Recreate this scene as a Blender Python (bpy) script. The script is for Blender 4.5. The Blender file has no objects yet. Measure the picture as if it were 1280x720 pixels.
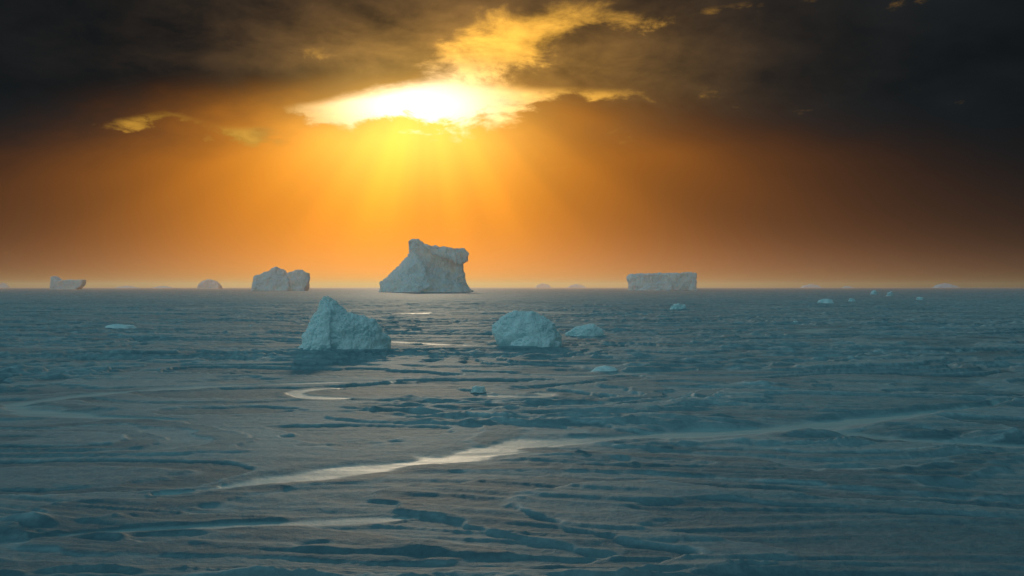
import bpy, bmesh, math
import numpy as np
from mathutils import Vector

sc = bpy.context.scene
sc.view_settings.view_transform = 'Standard'
sc.view_settings.look = 'None'
sc.view_settings.exposure = 0
sc.view_settings.gamma = 1

H = 4.0
F = 1244.4
HY = 359.0
def G(px, py):
    Y = H * F / (py - HY)
    return ((px - 640.0) / F * Y, Y)

# ------------------------------------------------------------------ numpy noise
rng = np.random.RandomState(7)
PERM = rng.permutation(256)
PERM = np.concatenate([PERM, PERM, PERM])
GR = rng.normal(size=(256, 3)); GR /= np.linalg.norm(GR, axis=1)[:, None]
def pn(x, y, z):
    xi = np.floor(x).astype(np.int64); yi = np.floor(y).astype(np.int64); zi = np.floor(z).astype(np.int64)
    xf = x - xi; yf = y - yi; zf = z - zi
    u = xf*xf*xf*(xf*(xf*6-15)+10); v = yf*yf*yf*(yf*(yf*6-15)+10); w = zf*zf*zf*(zf*(zf*6-15)+10)
    r = 0
    for dx in (0, 1):
        for dy in (0, 1):
            for dz in (0, 1):
                h = PERM[PERM[PERM[(xi+dx) & 255] + ((yi+dy) & 255)] + ((zi+dz) & 255)]
                g = GR[h]
                d = g[..., 0]*(xf-dx) + g[..., 1]*(yf-dy) + g[..., 2]*(zf-dz)
                r = r + d*(u if dx else 1-u)*(v if dy else 1-v)*(w if dz else 1-w)
    return r * 1.6
def fbm(x, y, z, o=4, lac=2.03, gain=0.5):
    a = 1.0; s = 0
    for i in range(o):
        s = s + a*pn(x, y, z+i*7.3); x = x*lac; y = y*lac; z = z*lac; a *= gain
    return s
def sstep(a, b, x):
    t = np.clip((x-a)/(b-a), 0, 1); return t*t*(3-2*t)

# ------------------------------------------------------------------ world / sky
w = bpy.data.worlds.new("World"); sc.world = w; w.use_nodes = True
try:
    w.cycles.sampling_method = 'MANUAL'; w.cycles.sample_map_resolution = 512
except Exception as e: print(e)
nt = w.node_tree; nt.nodes.clear()
class S:
    def __init__(s, sock): s.k = sock
    def __add__(a, b): return M('ADD', a, b)
    __radd__ = __add__
    def __sub__(a, b): return M('SUBTRACT', a, b)
    def __rsub__(a, b): return M('SUBTRACT', b, a)
    def __mul__(a, b): return M('MULTIPLY', a, b)
    __rmul__ = __mul__
    def __truediv__(a, b): return M('DIVIDE', a, b)
def M(op, *args, clamp=False):
    n = nt.nodes.new('ShaderNodeMath'); n.operation = op; n.use_clamp = clamp
    for i, a in enumerate(args):
        if isinstance(a, S): nt.links.new(a.k, n.inputs[i])
        else: n.inputs[i].default_value = a
    return S(n.outputs[0])
def SS(a, b, x):
    n = nt.nodes.new('ShaderNodeMapRange'); n.interpolation_type = 'SMOOTHSTEP'
    for i, v in zip((0, 1, 2), (x, a, b)):
        if isinstance(v, S): nt.links.new(v.k, n.inputs[i])
        else: n.inputs[i].default_value = v
    return S(n.outputs[0])
def noise(vec, sx, sy, sz, scale=1.0, detail=6, rough=0.55, off=(0, 0, 0), dist=0.0):
    mp = nt.nodes.new('ShaderNodeMapping'); mp.inputs['Scale'].default_value = (sx, sy, sz)
    mp.inputs['Location'].default_value = off
    nt.links.new(vec, mp.inputs['Vector'])
    n = nt.nodes.new('ShaderNodeTexNoise'); n.inputs['Scale'].default_value = scale
    n.inputs['Detail'].default_value = detail; n.inputs['Roughness'].default_value = rough
    n.inputs['Distortion'].default_value = dist
    nt.links.new(mp.outputs[0], n.inputs['Vector'])
    return S(n.outputs[0])
def comb(x, y, z):
    n = nt.nodes.new('ShaderNodeCombineXYZ')
    for i, a in enumerate((x, y, z)):
        if isinstance(a, S): nt.links.new(a.k, n.inputs[i])
        else: n.inputs[i].default_value = a
    return n.outputs[0]
class C:
    def __init__(s, r, g, b): s.c = (r, g, b)
    def __mul__(s, f): return C(*[x*f for x in s.c])
    def __add__(s, o): return C(*[x+y for x, y in zip(s.c, o.c)])
def cmix(a, b, f): return C(*[ (x + (y - x)*f) if isinstance(x, S) or isinstance(y, S) else (x + f*(y-x)) for x, y in zip(a.c, b.c)])

tc = nt.nodes.new('ShaderNodeTexCoord'); D = tc.outputs['Generated']
sp = nt.nodes.new('ShaderNodeSeparateXYZ'); nt.links.new(D, sp.inputs[0])
dx, dy, dz = [S(o) for o in sp.outputs]
dyc = M('MAXIMUM', dy, 0.08)
u = dx/dyc; v = dz/dyc
front = SS(0.25, 0.6, dy)
def gs(px, py, sx, sy, tilt=0.0, uu=None, vv=None):
    uu = uu or u; vv = vv or v
    a = (uu - (px-640)/F) * (F/sx); b = (vv - (HY-py)/F) * (F/sy)
    if tilt:
        t = math.radians(tilt)
        A0 = (uu - (px-640)/F); B0 = (vv - (HY-py)/F)
        a = (A0*math.cos(t) + B0*math.sin(t))*(F/sx)
        b = (B0*math.cos(t) - A0*math.sin(t))*(F/sy)
    return M('EXPONENT', (a*a + b*b) * -0.5)

n_big = noise(D, 5, 5, 13, detail=4, rough=0.5, off=(3.1, 0, 1.7), dist=0.3)
n_fine = noise(D, 16, 16, 34, detail=7, rough=0.6, off=(0.7, 2, 5.7), dist=0.25)
nb = n_big - 0.5; nf = n_fine - 0.5
uw = u + nb*0.10 + nf*0.03; vw = v + nf*0.045

# crepuscular beams radiating from the break in the clouds
ru = u - (530-640)/F; rv = (HY-60)/F - v
phi = M('ARCTAN2', ru, M('MAXIMUM', rv, 0.004))
ray = noise(comb(phi*1.0, 0.0, 0.0), 2.8, 1, 1, detail=2.0, rough=0.4, off=(2.35, 0, 0))
rays = M('MAXIMUM', 1.0 + (ray - 0.5)*1.25, 0.3)
rays = 1.0 + (rays - 1.0)*SS(0.01, 0.10, v)

g1 = gs(490, 228, 170, 160); g2 = gs(490, 225, 320, 200); g3 = gs(510, 158, 98, 58)
g4 = gs(560, 356, 360, 44); g5 = gs(600, 356, 600, 28)
low = (C(0.88, 0.280, 0.004)*g1 + C(0.22, 0.066, 0.006)*g2)*rays + C(0.68, 0.45, 0.08)*g3 \
      + C(0.21, 0.072, 0.026)*g4 + C(0.08, 0.042, 0.025)*g5
low = C(*[x + k for x, k in zip(low.c, (0.0120, 0.0120, 0.0120))])

# cloud deck
base_h = v + nb*0.07 + nf*0.03
deck = SS((HY-195)/F, (HY-75)/F, base_h + (u*u)*0.14 + M('MAXIMUM', u, 0.0)*0.03)
glowc = gs(560, 60, 205, 85); glow2 = gs(600, 90, 130, 50)
tex = M('MAXIMUM', 0.6 + nb*2.4 + nf*1.6, 0.10)
cloud = C(0.155, 0.078, 0.024)*(glowc*tex) + C(0.38, 0.18, 0.02)*(glow2*tex)
cl0 = M('MAXIMUM', 1.0 + nb*1.3 + nf*0.4, 0.3)
cloud = C(cloud.c[0] + cl0*0.0080, cloud.c[1] + cl0*0.0105, cloud.c[2] + cl0*0.0122)
sky = cmix(low, cloud, deck)

# breaks where sunlit sky shows through
def g(*a): return gs(*a[:4], tilt=(a[4] if len(a) > 4 else 0), uu=uw, vv=vw)
o_sun = g(535, 134, 76, 22, 0)*1.3
o = o_sun + g(665, 48, 80, 28, 18)*0.88 + g(600, 80, 70, 14, 4)*0.50 + g(305, 164, 38, 8, -6)*0.82 + g(195, 148, 32, 7)*0.82 \
    + g(395, 136, 60, 8)*0.7 + g(700, 122, 90, 10, 3)*0.72 + g(960, 6, 110, 8, 6)*0.42 + g(405, 68, 22, 12)*0.40
of = o + nf*1.9 + nb*0.5
om = SS(0.36, 0.92, of)
ow = gs(520, 133, 66, 25)
ot = M('MAXIMUM', 1.0 + nf*2.6, 0.4)
oc = C(1.0, 0.50, 0.07)*((0.34 + gs(600, 95, 160, 75)*0.91)*ot) + C(1.4, 1.4, 1.2)*ow
sky = cmix(sky, oc, om)
sky = sky + C(0.36, 0.22, 0.05)*(gs(515, 140, 78, 44))

# the rest of the sky: cool overcast, unseen left side made brighter to model the bergs
elev = M('MAXIMUM', dz, 0.0)
hi = SS(0.0, 0.62, elev)
amb_lo = C(0.23, 0.375, 0.385); amb_hi = C(0.056, 0.172, 0.215)
amb = cmix(C(*[hi*0 + k for k in amb_lo.c]), amb_hi, hi)
amb = amb * ((1.0 + nb*1.4) * (1.0 - dx*0.75))
nish = nt.nodes.new('ShaderNodeTexSky'); nish.sky_type = 'NISHITA'; nish.sun_disc = False
nish.sun_elevation = math.radians(10.2); nish.sun_rotation = math.radians(-5.7)
nish.dust_density = 3.0
ns = nt.nodes.new('ShaderNodeSeparateColor'); nt.links.new(nish.outputs[0], ns.inputs[0])
NC = C(*[S(o_) for o_ in ns.outputs[:3]])
wfront = front * (1.0 - SS(0.30, 0.55, dz))
amb = amb + NC*0.004
tot = cmix(amb, sky, wfront)
cc = nt.nodes.new('ShaderNodeCombineColor')
for i, x in enumerate(tot.c): nt.links.new(x.k, cc.inputs[i])
bg = nt.nodes.new('ShaderNodeBackground'); bg.inputs[1].default_value = 1.0
nt.links.new(cc.outputs[0], bg.inputs[0])
out = nt.nodes.new('ShaderNodeOutputWorld'); nt.links.new(bg.outputs[0], out.inputs[0])

# ------------------------------------------------------------------ sun
sl = bpy.data.lights.new("sun", 'SUN'); sl.energy = 0.70; sl.angle = math.radians(2.5); sl.color = (1.0, 0.78, 0.52)
so = bpy.data.objects.new("sun", sl); sc.collection.objects.link(so)
az = math.radians(-5.7); el = math.radians(10.2)
sd = Vector((math.sin(az)*math.cos(el), math.cos(az)*math.cos(el), math.sin(el)))
so.rotation_euler = sd.to_track_quat('Z', 'Y').to_euler()
so.location = (-30, 300, 60)

# ------------------------------------------------------------------ materials
def mat_base(name):
    m = bpy.data.materials.new(name); m.use_nodes = True
    t = m.node_tree; b = t.nodes['Principled BSDF']; return m, t, b
def nz(t, vec, scale, mscale, detail=6, rough=0.55, dist=0):
    mp = t.nodes.new('ShaderNodeMapping'); mp.inputs['Scale'].default_value = mscale
    t.links.new(vec, mp.inputs['Vector'])
    n = t.nodes.new('ShaderNodeTexNoise'); n.inputs['Scale'].default_value = scale
    n.inputs['Detail'].default_value = detail; n.inputs['Roughness'].default_value = rough
    n.inputs['Distortion'].default_value = dist
    t.links.new(mp.outputs[0], n.inputs['Vector']); return n.outputs[0]
def ramp(t, fac, stops):
    r = t.nodes.new('ShaderNodeValToRGB'); t.links.new(fac, r.inputs[0])
    e = r.color_ramp.elements
    e[0].position, e[0].color = stops[0][0], (*stops[0][1], 1)
    e[1].position, e[1].color = stops[-1][0], (*stops[-1][1], 1)
    for p, c in stops[1:-1]:
        x = e.new(p); x.color = (*c, 1)
    return r.outputs[0]
def mixc(t, f, a, b, mode='MIX'):
    n = t.nodes.new('ShaderNodeMix'); n.data_type = 'RGBA'; n.blend_type = mode
    for s, v_ in ((n.inputs[0], f), (n.inputs[6], a), (n.inputs[7], b)):
        if hasattr(v_, 'is_linked'): t.links.new(v_, s)
        else: s.default_value = v_ if not isinstance(v_, tuple) else (*v_, 1)
    return n.outputs[2]
def mm(t, op, a, b):
    n = t.nodes.new('ShaderNodeMath'); n.operation = op
    for s, v_ in zip(n.inputs, (a, b)):
        if hasattr(v_, 'is_linked'): t.links.new(v_, s)
        else: s.default_value = v_
    return n.outputs[0]

gm, t, b = mat_base("frozen_snow")
geo = t.nodes.new('ShaderNodeNewGeometry'); P = geo.outputs['Position']
def attr(nm):
    a = t.nodes.new('ShaderNodeAttribute'); a.attribute_name = nm; return a.outputs['Fac']
melt = attr('melt'); plate = attr('plate'); bare_vignette = attr('bare_vignette')
n1 = nz(t, P, 0.07, (0.7, 1.1, 1), 4, 0.5, 0.8)
n2 = nz(t, P, 0.9, (0.5, 2.0, 1), 6, 0.6, 0.2)
n3 = nz(t, P, 7.0, (1.0, 1.0, 1), 5, 0.7)
n5 = nz(t, P, 2.6, (1.0, 0.45, 1), 4, 0.7, 0.0)
c1 = ramp(t, n1, [(0.36, (0.26, 0.345, 0.375)), (0.64, (0.33, 0.42, 0.45))])
c1 = mixc(t, bare_vignette, c1, (0.090, 0.165, 0.205))  # blue ice tint, also carries the painted foreground and side darkening
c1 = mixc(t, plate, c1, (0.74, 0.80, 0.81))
c2 = ramp(t, n2, [(0.35, (0.70, 0.75, 0.78)), (0.62, (1, 1, 1))])
c3 = ramp(t, n3, [(0.35, (0.68, 0.72, 0.75)), (0.65, (1, 1, 1))])
c5 = ramp(t, n5, [(0.40, (0.62, 0.68, 0.72)), (0.56, (1.0, 1, 1)), ])
col = mixc(t, 0.35, c1, c2, 'MULTIPLY')
col = mixc(t, 0.7, col, c3, 'MULTIPLY')
col = mixc(t, 0.4, col, c5, 'MULTIPLY')
mbrk = ramp(t, n2, [(0.34, (0.5,)*3), (0.54, (1, 1, 1))])
meltf = mm(t, 'MULTIPLY', melt, mbrk)
col = mixc(t, meltf, col, (0.50, 0.58, 0.58))
t.links.new(col, b.inputs['Base Color'])
rgh = mixc(t, meltf, (0.74,)*3, (0.52,)*3)
t.links.new(rgh, b.inputs['Roughness'])
sp_ = mm(t, 'ADD', 0.22, mm(t, 'MULTIPLY', meltf, 0.05))
t.links.new(sp_, b.inputs['Specular IOR Level'])
bmp = t.nodes.new('ShaderNodeBump'); bmp.inputs['Distance'].default_value = 0.05
hh = mm(t, 'ADD', mm(t, 'MULTIPLY', n2, 0.6), mm(t, 'MULTIPLY', n3, 0.6))
hh = mm(t, 'ADD', hh, mm(t, 'MULTIPLY', n5, 0.6))
t.links.new(hh, bmp.inputs['Height'])
st = mm(t, 'SUBTRACT', 0.9, mm(t, 'MULTIPLY', melt, 0.5))
t.links.new(st, bmp.inputs['Strength'])
t.links.new(bmp.outputs[0], b.inputs['Normal'])

def ice_mat(name, base, deep, bump=0.5, sc_=1.0, sss=0.0, rad=(0.4, 0.6, 0.65), ssc=0.8):
    m, t, b = mat_base(name)
    tcn = t.nodes.new('ShaderNodeTexCoord'); P = tcn.outputs['Object']
    a = nz(t, P, 0.8*sc_, (1, 1, 1.5), 6, 0.55, 0.3)
    c = nz(t, P, 5.0*sc_, (1, 1, 1), 6, 0.6)
    d = nz(t, P, 1.8*sc_, (1.5, 1.5, 0.6), 5, 0.5, 0.5)
    col = ramp(t, a, [(0.33, deep), (0.6, base)])
    # wind-blown snow lies on the upward-facing ice
    g_ = t.nodes.new('ShaderNodeNewGeometry'); sx = t.nodes.new('ShaderNodeSeparateXYZ')
    t.links.new(g_.outputs['Normal'], sx.inputs[0])
    up_ = mm(t, 'ADD', sx.outputs[2], mm(t, 'MULTIPLY', mm(t, 'SUBTRACT', c, 0.5), 0.6))
    sn = ramp(t, up_, [(0.22, (0, 0, 0)), (0.60, (1, 1, 1))])
    col = mixc(t, sn, col, (0.95, 0.96, 0.96))
    t.links.new(col, b.inputs['Base Color'])
    r = ramp(t, c, [(0.35, (0.5,)*3), (0.65, (0.75,)*3)]); t.links.new(r, b.inputs['Roughness'])
    b.inputs['Specular IOR Level'].default_value = 0.3
    if sss:
        b.inputs['Subsurface Weight'].default_value = sss
        b.inputs['Subsurface Radius'].default_value = rad
        b.inputs['Subsurface Scale'].default_value = ssc
    bp = t.nodes.new('ShaderNodeBump'); bp.inputs['Strength'].default_value = bump; bp.inputs['Distance'].default_value = 0.12/sc_
    t.links.new(mm(t, 'ADD', mm(t, 'MULTIPLY', c, 0.22), d), bp.inputs['Height'])
    t.links.new(bp.outputs[0], b.inputs['Normal'])
    return m
ice_near = ice_mat("blue_ice", (0.80, 0.87, 0.86), (0.44, 0.62, 0.65), 0.45, 1.0, 0.35)
ice_far = ice_mat("weathered_ice", (0.97, 0.93, 0.87), (0.72, 0.74, 0.72), 0.8, 0.06, 0.5, (1.0, 0.75, 0.55), 8.0)

# ------------------------------------------------------------------ ground sheet
def radii():
    r = [0.0, 2.0, 4.0, 6.0, 8.0]
    while r[-1] < 400: r.append(r[-1]*1.0042)
    while r[-1] < 30000: r.append(r[-1]*1.02)
    return np.array(r[1:])
R = radii()
dense = np.linspace(-34, 34, 1001)
rest = np.linspace(34, 326, 73)[1:-1]
ANG = np.radians(np.concatenate([dense, rest])); NA = len(ANG)
AA, RR = np.meshgrid(ANG, R)
X = (RR*np.sin(AA)); Y = (RR*np.cos(AA))
x = X.ravel(); y = Y.ravel(); r = RR.ravel()
fade = 1 - sstep(220, 480, r)
O_ = x*0
z = 0.06*fbm(x/24, y/12, O_+1.5, 2)
wx = x + 2.5*pn(x/11, y/6, O_+9.1); wy = y + 1.6*pn(x/9, y/6, O_+4.4)
busy = sstep(-0.25, 0.45, fbm(x/20, y/9, O_+40.2, 2) + 0.50*(1-sstep(14, 21, r)) + 0.3*sstep(40, 90, r))
# wind-slab shelves: low curved scarps
f = fbm(wx/17, wy/9, O_+12.3, 2) + 0.07*fbm(x/2.5, y/1.4, O_+3.9, 4)
terr = O_*0; plate = O_*0; lips = O_*0
for k, l in enumerate((-0.6, -0.42, -0.26, -0.1, 0.05, 0.2, 0.36, 0.55)):
    d_ = f-l
    s_ = 0.5+0.5*np.tanh(d_/0.007)
    lip = np.exp(-(np.clip(d_-0.010, -1, 1)/0.014)**2)
    sg = 1 if k % 3 != 1 else -1
    terr = terr + sg*(s_-0.5) + 0.25*lip
    lips = lips + lip
    plate = plate + (0.20 if k % 2 == 0 else -0.18)*s_
z += 0.068*terr*np.clip(r/30, 0.7, 1.8)*(0.5+0.5*busy)
# sastrugi
q1 = fbm(wx/9 + wy*0.03, wy/2.0, O_+3.3, 4)
rid = np.clip(1 - np.abs(q1)*2.6, 0, 1)**1.3
patch = sstep(0.05, 0.5, fbm(x/16, y/7, O_+7.7, 2) + 0.65*(1-sstep(13.5, 18.5, r)))
z += 0.13*rid*patch*(0.7+0.9*fbm(x/1.2, y/0.6, O_+6.6, 3))
# long wind striations
yy = wy + 0.16*x
sr = np.clip(1-np.abs(fbm(x/14, yy/0.8, O_+15.2, 2))*3.0, 0, 1)
z += 0.034*sr*busy
# granular hummocks farther out
hm = np.clip(fbm(x/0.9, y/1.6, O_+21, 3), -0.1, 1.0)
z += 0.11*hm*sstep(25, 100, r)*sstep(-0.5, 0.5, fbm(x/25, y/18, O_+33, 2))
z += 0.012*fbm(x/0.6, y/0.4, O_+8.5, 3)*np.clip(60/r, 0, 1)
z *= fade
grain = 0.5+0.5*np.clip(1.5*fbm(x/1.6, y/0.9, O_+61, 3), -1, 1)
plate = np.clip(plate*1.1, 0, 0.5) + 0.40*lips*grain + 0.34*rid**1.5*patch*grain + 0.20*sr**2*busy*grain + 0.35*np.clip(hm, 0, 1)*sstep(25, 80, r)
plate = np.clip(plate, 0, 0.95)*(1-0.40*(1-sstep(13, 26, r)))  # pale tint cut near the camera, part of the painted foreground darkening
# blue ice by noise, plus painted darkening near the camera and at the sides
bare_vignette = sstep(0.0, 0.75, fbm(wx/13, wy/5, O_+27.1, 3)*0.55 + 0.80*(1-sstep(13, 38, r)) + 0.35*sstep(0.28, 0.55, np.abs(x)/np.maximum(np.abs(y), 1.0))*(1-sstep(60, 300, r)))*0.60
melt = np.zeros_like(x)
flat_all = np.zeros_like(x)
def channel(pts, wd, strength=1.0, carve=0.03):
    global z, melt
    P_ = [np.array(G(*p)) for p in pts]
    Q = [P_[0]] + P_ + [P_[-1]]; L = []
    for i in range(1, len(Q)-2):
        for k in np.linspace(0, 1, 8, endpoint=False):
            p0, p1, p2, p3 = Q[i-1], Q[i], Q[i+1], Q[i+2]
            L.append(0.5*((2*p1)+(-p0+p2)*k+(2*p0-5*p1+4*p2-p3)*k*k+(-p0+3*p1-3*p2+p3)*k**3))
    L.append(Q[-2]); L = np.array(L)
    mn = L.min(0)-wd*4; mx = L.max(0)+wd*4
    idx = np.where((x > mn[0]) & (x < mx[0]) & (y > mn[1]) & (y < mx[1]))[0]
    px = x[idx]; py = y[idx]; dmin = np.full(len(idx), 1e9); tt = np.zeros(len(idx))
    n = len(L)-1
    for i in range(n):
        a = L[i]; d = L[i+1]-a; l2 = (d*d).sum()+1e-9
        k = np.clip(((px-a[0])*d[0]+(py-a[1])*d[1])/l2, 0, 1)
        q = np.hypot(px-a[0]-k*d[0], py-a[1]-k*d[1])
        m_ = q < dmin; dmin[m_] = q[m_]; tt[m_] = (i+k[m_])/n
    taper = sstep(0, 0.2, tt)*sstep(0, 0.2, 1-tt)*0.85+0.15
    ww = wd*0.5*taper*(1+0.7*fbm(px/4, py/2.0, px*0+6.1, 3))
    ww = np.maximum(ww, 0.04)
    e = dmin + 0.17*wd*fbm(px/1.1, py/0.7, px*0+1.1, 4)
    mk = 1 - sstep(ww*0.55, ww*1.15, e)
    rim = np.exp(-((e-ww*1.7)/(ww*0.5+1e-3))**2)*(1-flat_all[idx])
    fl_ = 1-sstep(ww*0.8, ww*2.6, dmin)
    z[idx] = z[idx]*(1-0.92*fl_*(1-flat_all[idx])) 
    newc = np.maximum(carve*mk - carve*melt[idx], 0)
    z[idx] += -newc + 0.03*rim*(0.5+0.7*pn(px/2.5, py/1.5, px*0+2.7))
    flat_all[idx] = np.maximum(flat_all[idx], fl_)
    melt[idx] = np.maximum(melt[idx], mk*strength)
channel([(205,618),(300,606),(400,592),(500,580),(560,572),(620,560),(720,552),(850,543),(960,538),(1050,528),(1160,516),(1300,502)], 1.2, 0.95)
channel([(500,581),(560,573),(600,566),(650,556),(740,551)], 1.6, 0.9)
channel([(40,674),(150,664),(280,658),(440,651),(520,648)], 0.32, 0.6, 0.01)
channel([(250,525),(150,522),(60,517),(15,508),(60,499),(150,490),(260,483),(400,478),(520,476)], 1.0, 0.85)
channel([(455,497),(400,497),(368,492),(385,487),(430,484)], 0.8)
channel([(600,493),(650,496),(685,494),(670,489)], 0.8, 0.8)
channel([(1000,534),(1080,545),(1180,553),(1300,558)], 0.9, 0.7)
channel([(490,393),(560,391),(640,390),(730,392),(800,394)], 6.0, 0.9)
channel([(640,468),(720,470),(800,466),(870,464)], 0.9, 0.8)
channel([(1120,412),(1040,411),(1010,414),(1050,418),(1150,421)], 2.2, 0.9)
channel([(480,426),(540,430),(600,432)], 1.3, 0.7)
channel([(880,384),(960,386),(1100,384)], 5.0, 0.7)
channel([(180,388),(300,384),(360,386)], 4.0, 0.6)
bare_vignette *= (1-melt)
verts = np.column_stack([x, y, z])
verts = np.vstack([verts, [[0, 0, 0]]])
nr = len(R)
i0 = (np.arange(nr-1)[:, None]*NA + np.arange(NA)[None, :])
i1 = (np.arange(nr-1)[:, None]*NA + (np.arange(NA)[None, :]+1) % NA)
quads = np.stack([i0, i0+NA, i1+NA, i1], -1).reshape(-1, 4)[:, ::-1]
ctr = len(verts)-1
tris = np.stack([np.full(NA, ctr), (np.arange(NA)+1) % NA, np.arange(NA)], -1)
me = bpy.data.meshes.new("ground")
me.vertices.add(len(verts)); me.vertices.foreach_set('co', verts.ravel())
nl = quads.size + tris.size
me.loops.add(nl); me.loops.foreach_set('vertex_index', np.concatenate([quads.ravel(), tris.ravel()]).astype(np.int32))
npoly = len(quads)+len(tris); me.polygons.add(npoly)
st_ = np.concatenate([np.arange(len(quads))*4, quads.size+np.arange(len(tris))*3]).astype(np.int32)
me.polygons.foreach_set('loop_start', st_)
me.update(calc_edges=True)
up = me.polygons[1000].normal.z
if up < 0: me.flip_normals()
me.polygons.foreach_set('use_smooth', np.ones(len(me.polygons), dtype=bool))
for nm_, ar in (('melt', melt), ('plate', plate), ('bare_vignette', bare_vignette)):
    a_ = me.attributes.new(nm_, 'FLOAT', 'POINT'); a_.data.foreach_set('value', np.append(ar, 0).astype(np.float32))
me.materials.append(gm)
go = bpy.data.objects.new("snow_covered_sea_ice", me); sc.collection.objects.link(go)
print("NORMAL", up, len(me.vertices))

# ------------------------------------------------------------------ low mist over the far ice
mb = bmesh.new(); bmesh.ops.create_cube(mb, size=1.0)
for vv in mb.verts:
    vv.co.x = 9000 if vv.co.x > 0 else -9000
    vv.co.y = 9000 if vv.co.y > 0 else 300
    vv.co.z = 40 if vv.co.z > 0 else -2
mme = bpy.data.meshes.new("mist"); mb.to_mesh(mme); mb.free()
mo = bpy.data.objects.new("mist", mme); sc.collection.objects.link(mo)
mmt = bpy.data.materials.new("mist"); mmt.use_nodes = True; t = mmt.node_tree; t.nodes.clear()
vs = t.nodes.new('ShaderNodeVolumeScatter'); vs.inputs['Color'].default_value = (1, 0.57, 0.31, 1)
vs.inputs['Density'].default_value = 0.00024; vs.inputs['Anisotropy'].default_value = 0.65
mo_ = t.nodes.new('ShaderNodeOutputMaterial'); t.links.new(vs.outputs[0], mo_.inputs['Volume'])
mme.materials.append(mmt)

# ------------------------------------------------------------------ icebergs
def berg(name, hulls, base, px_c, mat, voxel=0.9, amp=1.0, ns_=0.12, smooth=3, streak=0.0, rot=0.0, seed=0.0):
    """hulls: lists of (x, depth, z) in model units; 'base' = waterline used to find the range"""
    cx, cy = G(px_c, base)
    s = cy / F
    bm = bmesh.new()
    for h in hulls:
        vs = [bm.verts.new(p) for p in h]
        res = bmesh.ops.convex_hull(bm, input=vs)
        junk = [e for e in res['geom_interior'] + res['geom_unused'] if isinstance(e, bmesh.types.BMVert)]
        if junk: bmesh.ops.delete(bm, geom=list(set(junk)), context='VERTS')
    bmesh.ops.recalc_face_normals(bm, faces=bm.faces[:])
    m = bpy.data.meshes.new(name); bm.to_mesh(m); bm.free()
    tmp = bpy.data.objects.new("tmp", m); sc.collection.objects.link(tmp)
    rm = tmp.modifiers.new("r", 'REMESH'); rm.mode = 'VOXEL'; rm.voxel_size = voxel
    sm = tmp.modifiers.new("s", 'SMOOTH'); sm.iterations = smooth; sm.factor = 0.6
    dg = bpy.context.evaluated_depsgraph_get(); dg.update()
    m2 = bpy.data.meshes.new_from_object(tmp.evaluated_get(dg))
    bpy.data.objects.remove(tmp)
    n = len(m2.vertices); co = np.empty(n*3); m2.vertices.foreach_get('co', co); co = co.reshape(-1, 3)
    no = np.array([vv.normal[:] for vv in m2.vertices])
    q = co*ns_ + seed
    d = fbm(q[:, 0], q[:, 1], q[:, 2], 2) * amp
    fr = fbm(q[:, 0]*2.2+5, q[:, 1]*2.2, q[:, 2]*2.2, 3)
    d -= np.clip(np.abs(fr)*1.2, 0, 0.7)*amp*0.40
    d += 0.05*amp*fbm(q[:, 0]*7, q[:, 1]*7, q[:, 2]*7, 3)
    if streak:
        d -= streak*np.clip(1-np.abs(fbm(q[:, 0]*3.2+q[:, 2]*0.8, q[:, 1]*3.2, q[:, 2]*0.6+3, 3))*2.2, 0, 1)
    co = co + no*d[:, None]
    c_, s_ = math.cos(rot), math.sin(rot)
    co = np.column_stack([co[:, 0]*c_-co[:, 1]*s_, co[:, 0]*s_+co[:, 1]*c_, co[:, 2]])*s
    m2.vertices.foreach_set('co', co.ravel()); m2.update()
    m2.polygons.foreach_set('use_smooth', np.ones(len(m2.polygons), dtype=bool))
    m2.materials.clear(); m2.materials.append(mat); m2.name = name
    ob = bpy.data.objects.new(name, m2); sc.collection.objects.link(ob); ob.location = (cx, cy, 0)
    return ob
def ring(pts, dep):
    o_ = []
    for p in pts:
        d_ = p[2] if len(p) > 2 else dep
        o_ += [(p[0], -d_, p[1]), (p[0], d_, p[1])]
    return o_

# large wedge iceberg: snow apron, spine, knob and overhanging top slab
body = [(-59,0,-3),(60,2,-3),(-44,-34,-3),(46,-30,-3),(-4,-54,-3),(-44,26,-3),(46,26,-3),(-59,0,2),(60,0,2),
        (-56,-4,12),(-37,-3,31),(-23,0,45),(-14,-4,52),(-6,-6,48),(18,-2,34),(40,2,26),(0,8,48)]
wall = ring([(-20,48,4),(-10,56,6),(2,54,8),(30,46,6),(44,42,5),(44,24,7),(52,10,9),(10,20,12)], 6)
knob = ring([(-23,65,3),(-22,59,4),(-19,47,6),(-8,66,4),(0,61,5),(4,48,6),(-12,45,8)], 5)
slab = ring([(-2,58,3),(10,54,5),(26,53,6),(40,55,6),(49,54,5),(54,47,5),(52,38,5),(45,34,7),(36,40,9),(10,46,8)], 6)
slab = [(a_[0], a_[1]-9, a_[2]) for a_ in slab]
ridge = [(-22,-4,48),(-10,-8,50),(-4,-30,26),(10,-44,8),(-30,-28,8),(24,-34,-3),(-26,-36,-3),(-8,-52,-3),(-16,-2,30),(12,-2,26)]
berg("iceberg", [body, wall, knob, slab, ridge], 365, 532, ice_far, 0.7, 2.8, 0.09, 3, 1.6, seed=2.3)
l1 = ring([(-34,-2,20),(-34,16,10),(-32,18,8),(-18,24,8),(-6,29,5),(4,25,7),(12,14,12),(14,-2,20)], 10)
l2 = ring([(0,-2,16),(2,20,7),(18,26,5),(24,26,5),(35,21,5),(36,16,6),(29,10,10),(31,-2,14)], 10)
berg("iceberg", [l1, l2], 363.5, 352, ice_far, 0.6, 1.8, 0.12, 2, 1.0, seed=5.1)
tb = ring([(-38,-2,24),(-40,18,22),(-39,20,20),(-24,19,24),(38,22,24),(41,20,22),(37,10,24),(40,-2,26)], 20)
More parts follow.
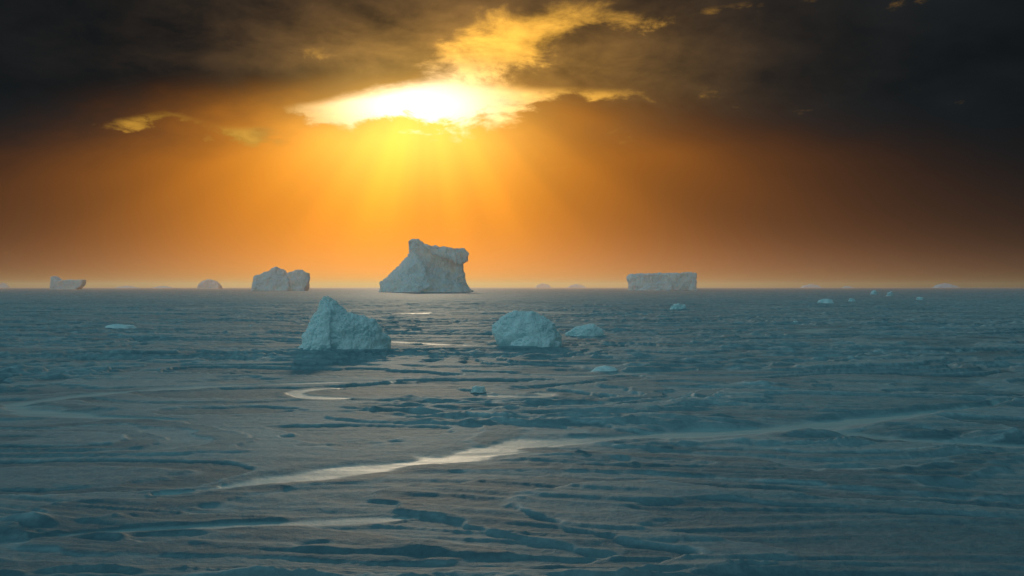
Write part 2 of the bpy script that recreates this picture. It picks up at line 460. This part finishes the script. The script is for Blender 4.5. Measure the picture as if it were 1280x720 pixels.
tb2 = ring([(15,-2,30),(28,14,26),(40,16,22),(41,-2,24)], 20)
tb3 = ring([(-34,-2,34),(-20,8,30),(8,10,30),(14,-2,34)], 30)
berg("iceberg", [tb, tb2, tb3], 363, 826, ice_far, 0.6, 2.0, 0.12, 1, 1.2, seed=7.7)
fl = ring([(-20,-2,10),(-20,16,6),(-17,17,6),(-10,11,8),(-6,-2,10)], 8)
fl2 = ring([(-14,-2,10),(-14,11,8),(6,12,7),(20,12,5),(19,7,6),(12,-2,9)], 8)
berg("iceberg", [fl, fl2], 361.8, 86, ice_far, 0.6, 0.7, 0.18, 1, 0.3, seed=1.2)
dm = ring([(-14,-1,8),(-13,5,7),(-8,10,5),(0,12,4),(8,10,5),(13,5,6),(14,-1,8)], 6)
berg("iceberg", [dm], 361, 262, ice_far, 0.6, 0.6, 0.2, 2, 0.2, seed=8.8)
for i, (px, w_, h_) in enumerate([(1015,14,5),(1183,16,6),(680,12,6),(722,14,5),(5,8,7),(1060,8,3),(160,16,3),(205,14,3)]):
    d_ = ring([(-w_,-1,w_*.6),(-w_*.7,h_*.6,w_*.4),(-w_*.1,h_,w_*.3),(w_*.5,h_*.6,w_*.3),(w_,-1,w_*.6)], 4)
    berg("iceberg", [d_], 359.9+0.05*i, px, ice_far, 0.6, 0.5, 0.25, 1, 0.2, seed=3+i*2.7)

# near bergs
n1a = [(-59,2,-4),(59,0,-4),(-46,-24,-4),(10,-36,-4),(48,-24,-4),(-40,26,-4),(40,26,-4),
       (-59,0,3),(-52,-6,20),(-36,0,48),(-27,0,69),(-20,-2,70),(-11,2,60),(-30,-14,36),(-4,-14,40),(20,-24,12),(58,0,4),(56,-4,10),(0,16,44)]
n1b = [(-20,0,0),(-10,-4,52),(10,0,47),(26,-2,45),(40,0,38),(50,-2,28),(58,-2,12),(59,0,-4),(30,-30,-4),(-10,-30,-4),
       (5,-18,36),(30,-16,32),(44,-16,16),(0,22,40),(40,20,10),(30,24,-4),(-10,26,-4)]
n1c = [(-24,-4,64),(-16,-6,60),(-14,-26,30),(-30,-22,30),(-20,-38,6),(-36,-32,6),(-40,-34,-4),(-10,-42,-4),(-8,-8,10),(-34,-4,10)]
berg("iceberg", [n1a, n1b, n1c], 438, 431, ice_near, 0.7, 3.4, 0.055, 8, 1.3, seed=4.4)
n2a = [(-38,0,-4),(-30,-18,-4),(-46,-4,20),(-44,0,26),(-34,0,38),(-28,-8,36),(-14,0,45),(4,-4,44),(18,0,40),(34,-2,27),(44,-2,12),(44,0,-4),
       (-20,-26,14),(10,-26,20),(30,-20,10),(20,-24,-4),(-20,22,-4),(30,20,-4),(-24,20,28),(16,20,30)]
n2b = [(-24,-48,-4),(-24,-46,4),(-8,-46,14),(10,-46,16),(26,-44,13),(42,-30,4),(43,-28,-4),(-10,-56,-4),(24,-54,-4),(0,-54,6),(24,-52,6),
       (-20,-14,3),(38,-14,3),(0,-24,10),(24,-24,9)]
berg("iceberg", [n2a, n2b], 432, 660, ice_near, 0.7, 2.4, 0.07, 4, 0.9, seed=9.4)
n3 = [(-26,0,-3),(-25,0,3),(-14,-4,11),(4,-2,16),(12,-2,16),(22,0,9),(26,0,2),(25,0,-3),(-10,-14,-3),(12,-14,-3),(0,-10,9),(10,-9,9),(-10,12,-3),(12,12,-3),(4,8,12)]
berg("ice_block", [n3], 420, 731, ice_near, 0.5, 1.2, 0.1, 3, 0.4, seed=6.4)
def chunk(px, base, w_, h_, sd_):
    r_ = np.random.RandomState(sd_)
    pts = []
    for k in range(14):
        a = k/14*2*math.pi; j = 0.8+0.35*r_.rand()
        pts += [(w_*.5*math.cos(a)*j, w_*.32*math.sin(a)*j, -1.0), (w_*.36*math.cos(a)*j, w_*.2*math.sin(a)*j, h_*(0.45+0.5*r_.rand()))]
    pts.append((w_*(-0.1+0.2*r_.rand()), 0, h_))
    berg("ice_chunk", [pts], base, px, ice_near, max(0.3, w_/50), h_*0.25, 2.2/w_, 1, 0.0, seed=sd_*1.3)
for k, c_ in enumerate([(597,490,24,8),(756,464,40,7),(151,411,48,6),(847,387,22,8),(1033,379,26,6),(1065,377,10,4),
                        (1092,368,10,5),(1112,370,9,5),(1150,375,10,4),(995,404,7,3),(314,409,7,3)]):
    chunk(*c_, k+1)

# ------------------------------------------------------------------ camera
cd = bpy.data.cameras.new("camera"); cd.lens = 35; cd.sensor_width = 36; cd.clip_end = 60000; cd.clip_start = 0.1
co_ = bpy.data.objects.new("camera", cd); sc.collection.objects.link(co_)
co_.location = (0, 0, H)
co_.rotation_euler = (math.radians(90) - math.atan(1/F), 0, 0)
sc.camera = co_
